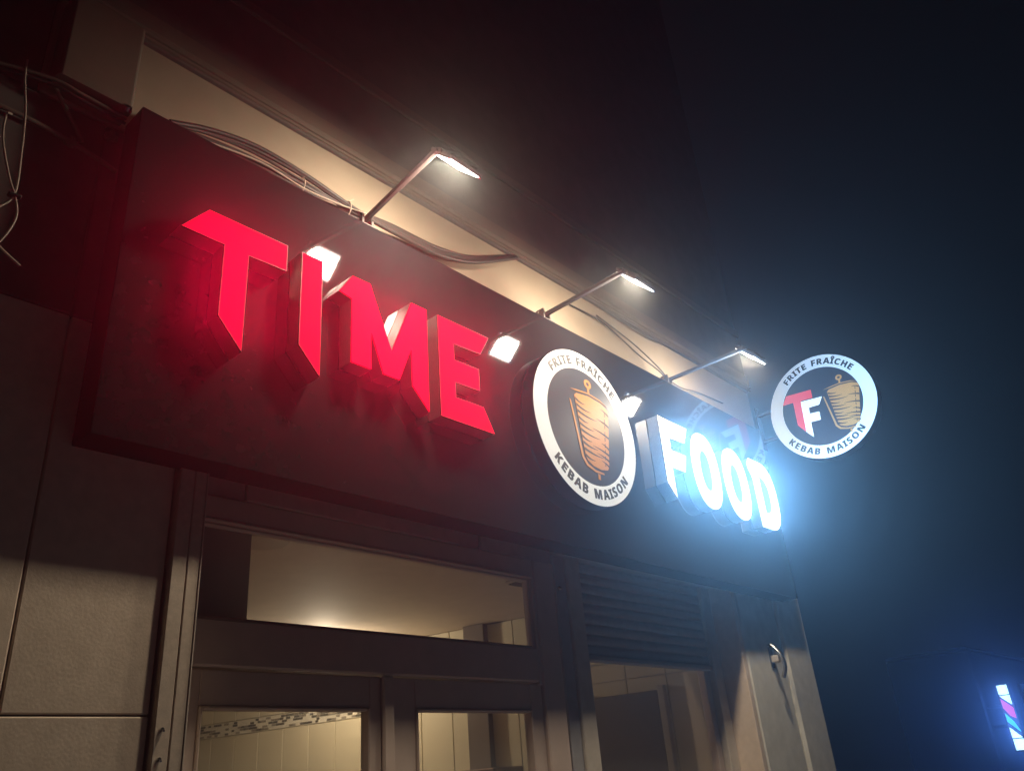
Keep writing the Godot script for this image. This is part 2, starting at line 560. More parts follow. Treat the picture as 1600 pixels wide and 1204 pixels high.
func door_and_windows() -> void:
	var b: Node3D = M.building
	var st := new_st()
	# lintel boards under the sign
	for r in [[1.152, 1.369, -0.262], [1.372, 2.352, -0.250], [2.355, 2.476, -0.264], [2.479, 2.778, -0.252], [2.781, 2.952, -0.266]]:
		st = new_st()
		box(st, Vector3(r[0], 2.512, -0.30), Vector3(r[1], 2.662, r[2]), 0.003)
		obj("lintel_board", st, M.lintel, b)
	st = new_st()
	tube(st, PackedVector3Array([Vector3(2.20, 2.607, -0.252), Vector3(2.20, 2.607, -0.244)]), 0.008, 8)
	obj("bolt_head", st, M.dark_metal, b)
	# head and jambs of the door frame
	st = new_st()
	box(st, Vector3(1.152, 2.433, -0.32), Vector3(2.80, 2.509, -0.250), 0.005)
	box(st, Vector3(1.152, 2.424, -0.31), Vector3(2.785, 2.4335, -0.243), 0.003)
	obj("door_frame_head", st, M.frame, b)
	st = new_st()
	box(st, Vector3(2.806, 0, -0.32), Vector3(2.940, 2.509, -0.247), 0.005)
	obj("door_frame_jamb", st, M.frame, b)
	st = new_st()
	box(st, Vector3(2.785, 1.98, -0.31), Vector3(2.804, 2.43, -0.252), 0.003)
	obj("door_frame_jamb", st, M.frame, b)
	st = new_st()
	box(st, Vector3(1.152, 0, -0.32), Vector3(1.215, 2.43, -0.252), 0.005)
	obj("door_frame_jamb", st, M.pale_frame, b)
	st = new_st()
	box(st, Vector3(1.217, 1.990, -0.32), Vector3(2.783, 2.128, -0.249), 0.006)
	obj("transom_bar", st, M.frame, b)
	st = beads(1.217, 2.128, 2.783, 2.424, -0.290, -0.262)
	var tw := obj("transom_window", st, M.frame, b)
	st = new_st()
	box(st, Vector3(1.224, 2.134, -0.281), Vector3(2.776, 2.418, -0.275), 0.001)
	obj("pane", st, M.glass, tw)
	# two glazed leaves
	for d in [[1.218, 1.940, 0.050, 0.052], [1.944, 2.802, 0.150, 0.074]]:
		var leaf := obj("door", rect_frame(d[0], 0.02, d[1], 1.984, d[2], d[3], 0.22, 0.102, -0.31, -0.262), M.frame, b)
		st = beads(d[0] + d[2], 0.24, d[1] - d[3], 1.882, -0.300, -0.254)
		obj("glazing_bead", st, M.frame, leaf)
		st = new_st()
		box(st, Vector3(d[0] + d[2] + 0.004, 0.245, -0.288), Vector3(d[1] - d[3] - 0.004, 1.877, -0.282), 0.001)
		obj("pane", st, M.glass, leaf)
		if d[0] > 1.5:
			st = new_st()
			tube(st, smooth_path([Vector3(d[0] + 0.05, 0.98, -0.262), Vector3(d[0] + 0.05, 0.98, -0.21), Vector3(d[0] + 0.05, 1.22, -0.21), Vector3(d[0] + 0.05, 1.22, -0.262)]), 0.011, 10)
			obj("handle", st, M.rim, leaf)
	st = new_st()
	box(st, Vector3(1.935, 0.02, -0.262), Vector3(1.985, 1.986, -0.243), 0.006)
	obj("door_cover_strip", st, M.frame, b)
	# shutter with guides, slats, and the window below it
	st = new_st()
	box(st, Vector3(2.966, 2.56, -0.34), Vector3(4.40, 2.66, -0.20), 0.01)
	obj("shutter_box", st, M.shutter, b)
	for x in [[2.968, 3.045, -0.262], [3.048, 3.150, -0.250], [4.31, 4.402, -0.262]]:
		st = new_st()
		box(st, Vector3(x[0], 0, -0.33), Vector3(x[1], 2.558, x[2]), 0.004)
		obj("shutter_guide", st, M.pale_frame if x[0] > 3.04 else M.shutter, b)
	var prof := new_st()
	var pts := []
	for k in 9:
		var a := PI * k / 8.0
		pts.append(Vector2(0.0225 * -cos(a), 0.0065 * sin(a)))
	for k in 8:
		var n0 := Vector3(0, pts[k].x / 0.0225, maxf(pts[k].y / 0.0065, 0.15)).normalized()
		var n1 := Vector3(0, pts[k + 1].x / 0.0225, maxf(pts[k + 1].y / 0.0065, 0.15)).normalized()
		var a0 := Vector3(3.148, pts[k].x, pts[k].y)
		var a1 := Vector3(3.148, pts[k + 1].x, pts[k + 1].y)
		var b0 := Vector3(4.312, pts[k].x, pts[k].y)
		var b1 := Vector3(4.312, pts[k + 1].x, pts[k + 1].y)
		stri(prof, a0, a1, b1, n0, n1, n1)
		stri(prof, a0, b1, b0, n0, n1, n0)
	quad(prof, Vector3(3.148, -0.026, -0.004), Vector3(4.312, -0.026, -0.004), Vector3(4.312, 0.0225, 0.0), Vector3(3.148, 0.0225, 0.0), Vector3(0, 0, -1))
	var slat := prof.commit()
	for k in 10:
		piece("shutter_slat", slat, M.shutter, Vector3(0, 2.150 + 0.048 * k, -0.292), b)
	st = new_st()
	box(st, Vector3(3.15, 2.098, -0.315), Vector3(4.31, 2.126, -0.272), 0.006)
	obj("shutter_bottom_bar", st, M.shutter, b)
	var win := obj("window", rect_frame(3.152, 0.55, 4.308, 2.130, 0.03, 0.05, 0.06, 0.012, -0.345, -0.300), M.frame, b)
	st = new_st()
	box(st, Vector3(3.17, 0.60, -0.328), Vector3(4.27, 2.122, -0.322), 0.001)
	obj("pane", st, M.glass, win)
	st = new_st()
	box(st, Vector3(3.15, 0.0, -0.40), Vector3(4.31, 0.548, -0.26), 0.008)
	obj("window_sill_wall", st, M.plaster, b)

# ------------------------------------------------------------------ interior
func interior() -> void:
	var b: Node3D = M.building
	var st := new_st()
	box(st, Vector3(1.06, -0.06, -6.6), Vector3(4.93, 0.02, -0.33), 0.004)
	obj("shop_floor", st, M.paving, b)
	st = new_st()
	box(st, Vector3(0.9, 2.60, -6.6), Vector3(4.93, 2.70, -0.33), 0.003)
	obj("shop_ceiling", st, M.ceil, b)
	st = new_st()
	box(st, Vector3(0.85, 0.0, -6.6), Vector3(0.898, 3.0, -0.503), 0.003)
	obj("inner_wall", st, M.ceil, b)
	st = new_st()
	box(st, Vector3(1.155, 2.05, -0.62), Vector3(1.49, 2.598, -0.40), 0.006)
	obj("inner_bulkhead", st, M.int_dark, b)
	# tiled wall, turned 12 degrees from square
	var tw := Node3D.new()
	tw.name = "tiled_wall"
	b.add_child(tw)
	tw.position = Vector3(4.405, 0, -0.36)
	tw.rotation.y = atan2(0.2067, 0.9784)   # local -z runs along the wall, inside is -x
	st = new_st()
	box(st, Vector3(0.010, 0.02, -6.3), Vector3(0.12, 2.598, 0.0), 0.002)
	obj("wall_backing", st, M.grout, tw)
	var tall := new_st()
	box(tall, Vector3(-0.002, 0.003, -0.2475), Vector3(0.012, 0.567, -0.0025), 0.002)
	var tm := tall.commit()
	var low := new_st()
	box(low, Vector3(-0.002, 0.003, -0.2475), Vector3(0.012, 0.417, -0.0025), 0.002)
	var lm := low.commit()
	for i in 25:
		for j in 5:
			var y: float = [0.0, 0.42, 0.99, 1.56, 2.2325][j]
			var m: Mesh = [lm, tm, tm, tm, lm][j]
			if j == 4:
				var cut := new_st()
				box(cut, Vector3(-0.002, 0.003, -0.2475), Vector3(0.012, 0.362, -0.0025), 0.002)
				if i == 0:
					low = cut
				m = low.commit() if i == 0 else tw.get_meta("top")
				tw.set_meta("top", m)
			piece("wall_tile", m, M.tile[rng.randi() % 3], Vector3(0, y, -0.25 * i), tw)
	tw.remove_meta("top")
	# mosaic border between the tiles
	st = new_st()
	box(st, Vector3(0.0, 2.134, -6.25), Vector3(0.011, 2.229, -1.252), 0.001)
	obj("mosaic_border", st, M.chip_light, tw)
	for i in 5:
		st = new_st()
		box(st, Vector3(-0.002, 2.1305, -0.2475 - 0.25 * i), Vector3(0.012, 2.229, -0.0025 - 0.25 * i), 0.002)
		obj("wall_tile", st, M.tile[i % 3], tw)
	var dark := new_st()
	var mid := new_st()
	for row in 5:
		var z := -1.26 - rng.randf() * 0.03
		while z > -6.2:
			var w := rng.randf_range(0.025, 0.055)
			var y := 2.138 + row * 0.018
			var pick := rng.randf()
			if pick < 0.42:
				box(dark if pick < 0.26 else mid, Vector3(-0.0035, y + 0.001, z - w), Vector3(0.004, y + 0.016, z - 0.002), 0.001)
			z -= w
	var chips := obj("mosaic_chips", dark, M.chip_dark, tw)
	chips.set_meta("kind", "stuff")
	chips = obj("mosaic_chips", mid, M.chip_mid, tw)
	chips.set_meta("kind", "stuff")
	# pillar against the tiles and the dark inner doorway by the window
	st = new_st()
	box(st, Vector3(-0.06, 0.02, -1.60), Vector3(-0.003, 2.598, -1.44), 0.004)
	obj("wall_post", st, M.int_dark, tw)
	st = new_st()
	box(st, Vector3(-0.05, 0.02, -0.74), Vector3(-0.004, 2.045, -0.30), 0.004)
	obj("inner_door", st, M.int_dark, tw)
	for z in [[-0.78, -0.742], [-0.298, -0.26]]:
		st = new_st()
		box(st, Vector3(-0.055, 0.02, z[0]), Vector3(-0.004, 2.07, z[1]), 0.004)
		obj("inner_door_jamb", st, M.pale_frame, tw)
	# brown cupboard top seen at the foot of the right door pane
	var cup := thing("wall_cupboard", "brown wooden cupboard inside the shop low behind the right door pane", "cupboard", Vector3(3.98, 1.05, -1.72))
	st = new_st()
	box(st, Vector3(-0.16, 0, -0.22), Vector3(0.10, 0.67, 0.20), 0.006)
	obj("carcass", st, M.wood_dark, cup)
	st = new_st()
	box(st, Vector3(-0.176, 0.02, -0.21), Vector3(-0.1605, 0.65, 0.19), 0.004)
	obj("door", st, M.wood_dark, cup)
	# flat round fitting on the ceiling, unlit, and a vent
	var cl := thing("ceiling_disc", "flat round white ceiling fitting behind the left end of the transom glass", "ceiling light", Vector3(1.80, 2.60, -0.84))
	st = new_st()
	cap_disc(st, Vector3(0, 0, 0), 0.115, 0.022)
	obj("cover", st, plain("opal_cover", Color(0.55, 0.46, 0.36), 0.5), cl)
	st = new_st()
	ring_torus(st, Vector3(0, -0.003, 0), 0.118, 0.006)
	obj("trim_ring", st, M.ceil, cl)
	var vent := thing("ceiling_vent", "small slotted white vent at the right end of the shop ceiling", "vent", Vector3(3.37, 2.60, -0.83))
	st = new_st()
	box(st, Vector3(-0.07, -0.012, -0.035), Vector3(0.07, 0, 0.035), 0.003)
	obj("plate", st, M.ceil, vent)
	for k in 3:
		st = new_st()
		box(st, Vector3(-0.055, -0.020, -0.026 + 0.02 * k), Vector3(0.055, -0.0125, -0.016 + 0.02 * k), 0.002)
		obj("slat", st, M.int_dark, vent)
	# lamp hung below the ceiling, just hidden by the transom bar
	var lamp := thing("globe_lamp", "warm globe lamp hanging deep inside the shop behind the transom bar", "lamp", Vector3(3.38, 2.45, -2.6))
	st = new_st()
	ball(st, Vector3.ZERO, 0.055)
	obj("bulb", st, glow("warm_bulb", Color(0.8, 0.7, 0.5), Color(1.0, 0.78, 0.46), 4.0), lamp)
	st = new_st()
	tube(st, PackedVector3Array([Vector3(0, 0.057, 0), Vector3(0, 0.15, 0)]), 0.008, 8)
	obj("stem", st, M.dark_metal, lamp)
	var om := OmniLight3D.new()
	om.name = "shop_lamp_light"
	om.light_color = lin(1.0, 0.83, 0.60)
	om.light_energy = 0.50
	om.light_size = 0.05
	om.omni_range = 12.0
	om.omni_attenuation = 2.0
	om.shadow_enabled = true
	om.position = Vector3(3.38, 2.45, -2.6)
	add_child(om)

func cap_disc(st: SurfaceTool, c: Vector3, r: float, h: float) -> void:
	var n := 32
	for k in n:
		var a := TAU * k / n
		var e := TAU * (k + 1) / n
		var p := c + Vector3(cos(a) * r, 0, sin(a) * r)
		var q := c + Vector3(cos(e) * r, 0, sin(e) * r)
		var p2 := c + Vector3(cos(a) * r * 0.92, -h, sin(a) * r * 0.92)
		var q2 := c + Vector3(cos(e) * r * 0.92, -h, sin(e) * r * 0.92)
		quad(st, p, q, q2, p2, Vector3(cos(a), -0.3, sin(a)))
		tri(st, c + Vector3(0, -h, 0), p2, q2, Vector3.DOWN)

func ring_torus(st: SurfaceTool, c: Vector3, r: float, t: float) -> void:
	var p := PackedVector3Array()
	for k in 41:
		var a := TAU * k / 40
		p.append(c + Vector3(cos(a) * r, 0, sin(a) * r))
	tube(st, p, t, 6)

func ball(st: SurfaceTool, c: Vector3, r: float) -> void:
	for i in 10:
		for j in 16:
			var v := []
			for d in [[0, 0], [1, 0], [1, 1], [0, 1]]:
				var th: float = PI * (i + d[0]) / 10.0
				var ph: float = TAU * (j + d[1]) / 16.0
				v.append(Vector3(sin(th) * cos(ph), cos(th), sin(th) * sin(ph)))
			stri(st, c + v[0] * r, c + v[1] * r, c + v[2] * r, v[0], v[1], v[2])
			stri(st, c + v[0] * r, c + v[2] * r, c + v[3] * r, v[0], v[2], v[3])

# ------------------------------------------------------------------ neighbour with its light sign
func neighbour() -> void:
	var b := thing("neighbour_building", "dark unlit building further along the street behind the barber sign", "building", Vector3(13.9, 0, -1.3))
	var st := new_st()
	box(st, Vector3(0, 0, -1.2), Vector3(7, 2.9, 0), 0.02)
	var soot := plain("dark_render", Color(0.045, 0.04, 0.036), 0.9)
	var wall := obj("wall", st, soot, b)
	for k in 1:
		st = new_st()
		box(st, Vector3(2.4 + 4.0 * k, 1.0, 0.002), Vector3(3.8 + 4.0 * k, 2.5, 0.05), 0.01)
		obj("window", st, M.frame, wall)
	st = new_st()
	box(st, Vector3(0, 2.903, -1.2), Vector3(7, 2.96, 0.01), 0.02)
	obj("roof", st, soot, b)
	# barber light box standing out from the wall
	var s := thing("barber_light_sign", "tall narrow light box with white, red and cyan slanted stripes at far right", "sign", Vector3(14.0, 1.53, -1.09))
	st = new_st()
	box(st, Vector3(0.006, -0.02, -0.02), Vector3(0.10, 0.86, 0.15), 0.006)
	obj("case", st, M.black_side, s)
	st = new_st()
	box(st, Vector3(0.03, 0.30, -0.21), Vector3(0.06, 0.34, -0.021), 0.004)
	box(st, Vector3(0.03, 0.56, -0.21), Vector3(0.06, 0.60, -0.021), 0.004)
	obj("bracket", st, M.dark_metal, s)
	var white := glow("barber_white", Color(0.8, 0.8, 0.8), Color(0.55, 0.85, 1.0), 2.2)
	var red := glow("barber_red", Color(0.5, 0.05, 0.1), Color(1.0, 0.03, 0.16), 0.85)
	var cyan := glow("barber_cyan", Color(0.1, 0.5, 0.6), Color(0.08, 0.75, 1.0), 0.95)
	var shapes := [
		[white, "white_square", [0.0, 0.725, 0.13, 0.725, 0.13, 0.85, 0.0, 0.85]],
		[white, "white_triangle", [0.0, 0.71, 0.13, 0.71, 0.13, 0.585]],
		[red, "red_stripe", [0.0, 0.675, 0.13, 0.545, 0.13, 0.40, 0.065, 0.44, 0.0, 0.55]],
		[cyan, "cyan_stripe", [0.0, 0.485, 0.085, 0.365, 0.13, 0.245, 0.13, 0.225, 0.0, 0.37]],
		[white, "white_triangle", [0.0, 0.295, 0.0, 0.155, 0.13, 0.155]],
		[white, "white_square", [0.0, 0.0, 0.13, 0.0, 0.13, 0.14, 0.0, 0.14]]]
	for e in shapes:
		st = new_st()
		plate(st, P2(e[2]), 0.0, 0.006)
		var o := obj(e[1], st, e[0], s)
		o.rotation.y = -PI / 2.0
		o.position = Vector3(0.004, 0, 0)
	# a pale grey panel behind the box
	area_light("barber_light", Vector3(13.985, 1.95, -1.025), Vector3(-1, 0, 0), Vector2(0.12, 0.8), Color(0.07, 0.24, 1.0), 1.8)

# ------------------------------------------------------------------ fascia sign
func sign_panel() -> void:
	var s := thing("fascia_sign", "long glossy black fascia sign box over the shopfront", "sign", Vector3(0.762, 2.512, -0.02))
	var st := new_st()
	box(st, Vector3(0, 0, -0.100), Vector3(4.268, 1.133, 0.0165), 0.002)
	obj("case", st, M.black_side, s)
	# the glossy front sheet
	st = new_st()
	box(st, Vector3(0.0005, 0.0005, 0.0168), Vector3(4.2675, 1.1325, 0.0200), 0.0012)
	obj("gloss_panel", st, M.panel, s)

func letter(called: String, label: String, outline: PackedVector2Array, hole: PackedVector2Array, face: Material, grp: String, lit: Color, energy: float) -> void:
	var c := Vector2(INF, INF)
	var d := Vector2(-INF, -INF)
	for k in outline.size():
		outline[k].y += 1.6
	for k in hole.size():
		hole[k].y += 1.6
	for p in outline:
		c = c.min(p)
		d = d.max(p)
	var base := Vector2((c.x + d.x) / 2.0, c.y)
	var o2 := PackedVector2Array()
	for p in outline:
		o2.append(p - base)
	var h2 := PackedVector2Array()
	for p in hole:
		h2.append(p - base)
	var t := thing(called, label, "sign letter", Vector3(base.x, base.y, 0.0), grp)
	var st := new_st()
	if h2.is_empty():
		var fin := Geometry2D.offset_polygon(o2, -0.0024, Geometry2D.JOIN_MITER)
		plate(st, fin[0] if not fin.is_empty() else o2, 0.0665, 0.0715)
	else:
		annulus(st, o2, h2, 0.0665, 0.0715)
	obj("face", st, face, t)
	st = new_st()
	var edge := 0.0660
	var lip := new_st()
	sides_of(st, o2, 0.003, edge, 1.0)
	var inn := Geometry2D.offset_polygon(o2, -0.0020, Geometry2D.JOIN_MITER)
	if not inn.is_empty():
		sides_of(st, inn[0], 0.003, edge, -1.0)
		if inn[0].size() == o2.size():
			var shift := 0
			for k in o2.size():
				if inn[0][k].distance_to(o2[0]) < inn[0][shift].distance_to(o2[0]):
					shift = k
			var way := 1 if signf(area_of(inn[0])) == signf(area_of(o2)) else -1
			for k in o2.size():
				var p := posmod(shift + way * k, o2.size())
				var q := posmod(shift + way * (k + 1), o2.size())
				var kk := (k + 1) % o2.size()
				quad(lip, v3(o2[k], 0.0718), v3(o2[kk], 0.0718), v3(inn[0][q], 0.0718), v3(inn[0][p], 0.0718), Vector3(0, 0, 1))
				var dd: Vector2 = o2[kk] - o2[k]
				quad(lip, v3(o2[k], 0.0662), v3(o2[kk], 0.0662), v3(o2[kk], 0.0718), v3(o2[k], 0.0718), Vector3(dd.y, -dd.x, 0) * signf(area_of(o2)))
	obj("metal_return", st, M.brushed, t)
	if h2.is_empty():
		obj("edge_trim", lip, M.red_trim if face == M.red_face else M.rim, t)
	if not h2.is_empty():
		st = new_st()
		sides_of(st, h2, 0.003, 0.0662, -1.0)
		obj("inner_return", st, M.brushed, t)
	# opaque back tray
	st = new_st()
	if h2.is_empty():
		plate(st, inn[0] if not inn.is_empty() else o2, 0.004, 0.007)
	else:
		annulus(st, o2, h2, 0.004, 0.007)
	obj("back_tray", st, M.brushed, t)
	area_light(called + "_light", Vector3(base.x, (c.y + d.y) / 2.0, 0.085), Vector3(0, 0, 1), Vector2((d.x - c.x) * 0.8, (d.y - c.y) * 0.9), lit, energy * (d.x - c.x))

func letters() -> void:
	var red := Color(1.0, 0.0, 0.05)
	var er := 2.0
	var none := PackedVector2Array()
	letter("letter_t", "red lit letter T with slanted left arm, first of the red word", P2([0.897, 1.603, 0.982, 1.708, 1.271, 1.708, 1.271, 1.604, 1.130, 1.600, 1.129, 1.246, 1.043, 1.344, 1.043, 1.602]).duplicate(), none, M.red_face, "red lit letters", red, er)
	letter("letter_i", "red lit letter I, a plain bar with a slanted foot", P2([1.328, 1.710, 1.414, 1.710, 1.414, 1.253, 1.328, 1.346]), none, M.red_face, "red lit letters", red, er)
	letter("letter_m", "red lit letter M between the I and the E", P2([1.485, 1.620, 1.544, 1.710, 1.627, 1.710, 1.725, 1.463, 1.825, 1.710, 1.907, 1.710, 1.904, 1.262, 1.820, 1.350, 1.819, 1.495, 1.761, 1.352, 1.683, 1.352, 1.631, 1.497, 1.631, 1.352, 1.540, 1.352, 1.540, 1.608]), none, M.red_face, "red lit letters", red, er)
	letter("letter_e", "red lit letter E, last of the red word", P2([1.963, 1.710, 2.259, 1.710, 2.200, 1.612, 2.047, 1.606, 2.048, 1.535, 2.186, 1.538, 2.184, 1.438, 2.046, 1.434, 2.045, 1.370, 2.198, 1.372, 2.256, 1.268, 1.960, 1.268]), none, M.red_face, "red lit letters", red, er)
	var blue := Color(0.19, 0.50, 0.95)
	var ew := 10.5
	letter("letter_f", "white lit letter F with pointed foot, first of the white word", P2([3.562, 1.718, 3.861, 1.718, 3.806, 1.614, 3.652, 1.608, 3.650, 1.542, 3.800, 1.542, 3.762, 1.437, 3.632, 1.437, 3.630, 1.264, 3.555, 1.342]), none, M.white_face, "white lit letters", blue, ew)
	letter("letter_o", "white lit letter O right after the F", ellipse(Vector2(4.008, 1.503), Vector2(0.146, 0.221), 64, 2.3), ellipse(Vector2(4.005, 1.503), Vector2(0.060, 0.120), 64, 2.3), M.white_face, "white lit letters", blue, ew)
	letter("letter_o", "white lit letter O right before the D", ellipse(Vector2(4.360, 1.499), Vector2(0.146, 0.219), 64, 2.3), ellipse(Vector2(4.357, 1.500), Vector2(0.060, 0.118), 64, 2.3), M.white_face, "white lit letters", blue, ew)
	# D: rounded right side, slanted upper left tip; outline and hole share their vertex count
	var dout := PackedVector2Array()
	var din := PackedVector2Array()
	var cx := 4.706
	var cy := 1.498
	for k in 64:
		var a := TAU * k / 64
		var x := cos(a)
		var y := sin(a)
		if x >= 0:
			dout.append(Vector2(cx + 0.02 + pow(x, 0.85) * 0.165, cy + signf(y) * pow(absf(y), 0.8) * 0.217))
			din.append(Vector2(cx - 0.01 + pow(x, 0.85) * 0.10, cy + signf(y) * pow(absf(y), 0.8) * 0.118))
		else:
			var m := maxf(absf(x), absf(y))
			dout.append(Vector2(cx + 0.02 + maxf(-1.0, x * 1.2 / m) * 0.125, cy + clampf(y * 1.2 / m, -1, 1) * 0.217))
			din.append(Vector2(cx - 0.01 + maxf(-1.0, x * 1.2 / m) * 0.012, cy + clampf(y * 1.2 / m, -1, 1) * 0.118))
	for k in 64:
		if dout[k].x < 4.615 and dout[k].y > 1.60:
			dout[k].x -= 0.05 * (1.0 - absf(dout[k].y - 1.66) / 0.07)
	letter("letter_d", "white lit letter D at the right end of the fascia sign", dout, din, M.white_face, "white lit letters", blue, ew)

# ------------------------------------------------------------------ round logo signs
func stroke(st: SurfaceTool, a: Vector2, b: Vector2, sag: float, w: float, z: float) -> void:
	var up := PackedVector2Array()
	var dn := PackedVector2Array()
	var n := 7
	for k in n + 1:
		var t := float(k) / n
		var p := a.lerp(b, t) + Vector2(0, -sag * 4.0 * t * (1.0 - t))
		var h := w * (1.0 - t) * 0.5 + 0.002
		up.append(p + Vector2(0, h))
		dn.append(p - Vector2(0, h))
	for k in n:
		quad(st, v3(up[k], z), v3(up[k + 1], z), v3(dn[k + 1], z), v3(dn[k], z), Vector3(0, 0, 1))

func kebab(t: Node3D, c: Vector2, s: float, rot: float, z: float, body_m: Material) -> void:
	# drawn about its own centre, y up, roughly one unit tall; every colour is a thin sheet of its own
	var st := new_st()
	var body := P2([-0.35, 0.40, -0.30, 0.44, -0.05, 0.475, 0.22, 0.455, 0.35, 0.40, 0.365, 0.36, 0.245, -0.43, 0.21, -0.485, 0.06, -0.515, -0.09, -0.50, -0.20, -0.455, -0.235, -0.40])
	plate(st, mapped(body, c, s, rot), z, z + 0.0010)
	obj("doner_print", st, body_m, t)
	st = new_st()
	var left := P2([-0.46, 0.32, -0.43, 0.30, -0.27, -0.42, -0.20, -0.50, -0.05, -0.545, 0.12, -0.548, 0.12, -0.57, -0.06, -0.575, -0.23, -0.53, -0.31, -0.44])
	plate(st, mapped(left, c, s, rot), z, z + 0.0010)
	var top := P2([-0.43, 0.47, -0.30, 0.495, -0.05, 0.525, 0.20, 0.505, 0.36, 0.44, 0.20, 0.485, -0.05, 0.505, -0.30, 0.475])
	plate(st, mapped(top, c, s, rot), z, z + 0.0010)
	# spit: ring on top, rod and tip
	plate(st, mapped(P2([-0.055, 0.52, -0.015, 0.52, -0.015, 0.60, -0.055, 0.60]), c, s, rot), z, z + 0.0010)
	annulus(st, mapped(ellipse(Vector2(-0.035, 0.655), Vector2(0.075, 0.065), 24), c, s, rot), mapped(ellipse(Vector2(-0.035, 0.655), Vector2(0.032, 0.028), 24), c, s, rot), z, z + 0.0010)
	plate(st, mapped(P2([-0.015, -0.585, 0.03, -0.585, 0.03, -0.66, -0.015, -0.66]), c, s, rot), z, z + 0.0010)
	obj("spit_print", st, body_m, t)
	st = new_st()
	var raw := new_st()
	var zz := 0.0
	for k in 10:
		var y := 0.36 - k * 0.083
		var xl := -0.345 + (0.40 - y) * 0.138
		stroke(raw, Vector2(xl, y), Vector2(xl + 0.20 + 0.10 * ((k * 7) % 3), y - 0.035), 0.018, 0.036, zz)
		if k % 2 == 0 or k > 5:
			var xr := 0.36 - (0.40 - y) * 0.138
			stroke(raw, Vector2(xr, y - 0.05), Vector2(xr - 0.16 - 0.09 * ((k * 5) % 3), y + 0.0), -0.012, 0.030, zz)
	for k in 9:
		var y := 0.33 - k * 0.09
		var xr := 0.275 - (0.40 - y) * 0.138
		quad(raw, Vector3(xr, y, zz), Vector3(xr + 0.014, y, zz), Vector3(xr + 0.008, y - 0.055, zz), Vector3(xr - 0.006, y - 0.055, zz), Vector3(0, 0, 1))
	var mesh := raw.commit()
	st.append_from(mesh, 0, Transform3D(Basis(Vector3.BACK, rot) * Basis.from_scale(Vector3(s, s, 1)), Vector3(c.x, c.y, z + 0.0016)))
	obj("cut_lines", st, M.ink, t)

func logo_base(t: Node3D, r: float, depth: float, ring: Material) -> void:
	var st := new_st()
	var rim := ellipse(Vector2.ZERO, Vector2(r, r), 96)
	plate(st, rim, -depth, -0.002)
	obj("case", st, M.black_side, t)
	st = new_st()
	annulus(st, ellipse(Vector2.ZERO, Vector2(r * 0.998, r * 0.998), 96), ellipse(Vector2.ZERO, Vector2(r * 0.755, r * 0.755), 96), -0.0017, 0.0)
	obj("lit_ring", st, ring, t)
	st = new_st()
	plate(st, ellipse(Vector2.ZERO, Vector2(r * 0.7545, r * 0.7545), 96), -0.0017, -0.0003)
	obj("dark_centre", st, M.disc_dark, t)

func logo_discs() -> void:
	var r := 0.384
	var t := thing("round_logo_sign", "large round sign with kebab and white lettered ring between the red and white words", "sign", Vector3(2.904, 1.6 + 1.479, 0.072))
	logo_base(t, r, 0.068, M.ring_lit)
	var st := new_st()
	arc_text(st, "FRITE FRAÎCHE", r * 0.862, r * 0.112, 137.0, 40.0, 0.0008, true)
	arc_text(st, "KEBAB MAISON", r * 0.862, r * 0.112, 217.0, 322.0, 0.0008, false)
	obj("lettering", st, M.ink, t)
	kebab(t, Vector2(0.12, -0.035) * r, r * 0.96, -0.035, 0.0004, M.meat)
	# blade sign
	r = 0.366
	t = thing("projecting_logo_sign", "round projecting sign with red and white initials beside a kebab, off the building corner", "sign", Vector3(5.267, 3.7586, 0.3723))
	t.rotation = Vector3(0, -PI / 2.0, 0)
	var lean := deg_to_rad(-5.5)
	logo_base(t, r, 0.09, M.ring_blue)
	st = new_st()
	arc_text(st, "FRITE FRAÎCHE", r * 0.868, r * 0.112, 137.0 - 5.5, 40.0 - 5.5, 0.0008, true)
	arc_text(st, "KEBAB MAISON", r * 0.868, r * 0.112, 217.0 - 5.5, 322.0 - 5.5, 0.0008, false)
	obj("lettering", st, M.ink, t)
	kebab(t, Vector2(0.425, -0.12) * r, r * 0.82, -0.06, 0.0004, M.meat_light)
	st = new_st()
	plate(st, mapped(P2([-0.715, 0.255, -0.605, 0.417, -0.123, 0.376, -0.130, 0.212, -0.352, 0.230, -0.404, -0.387, -0.523, -0.217, -0.506, 0.245]), Vector2.ZERO, r), 0.0004, 0.0012)
	obj("red_initial_t", st, M.red_print, t)
	st = new_st()
	plate(st, mapped(P2([-0.360, 0.208, 0.047, 0.170, -0.040, 0.035, -0.240, 0.045, -0.250, -0.075, -0.069, -0.095, -0.080, -0.255, -0.266, -0.240, -0.283, -0.537, -0.395, -0.395]), Vector2.ZERO, r), 0.0018, 0.0026)
	obj("white_initial_f", st, M.white_print, t)
	# two arms to the wall behind it; in this sign's own axes the wall lies towards -x
	st = new_st()
	for y in [-0.10, 0.10]:
		box(st, Vector3(-0.47, y - 0.012, -0.055), Vector3(-0.352, y + 0.012, -0.031), 0.003)
	box(st, Vector3(-0.478, -0.16, -0.075), Vector3(-0.470, 0.16, -0.012), 0.002)
	obj("wall_bracket", st, M.dark_metal, t)

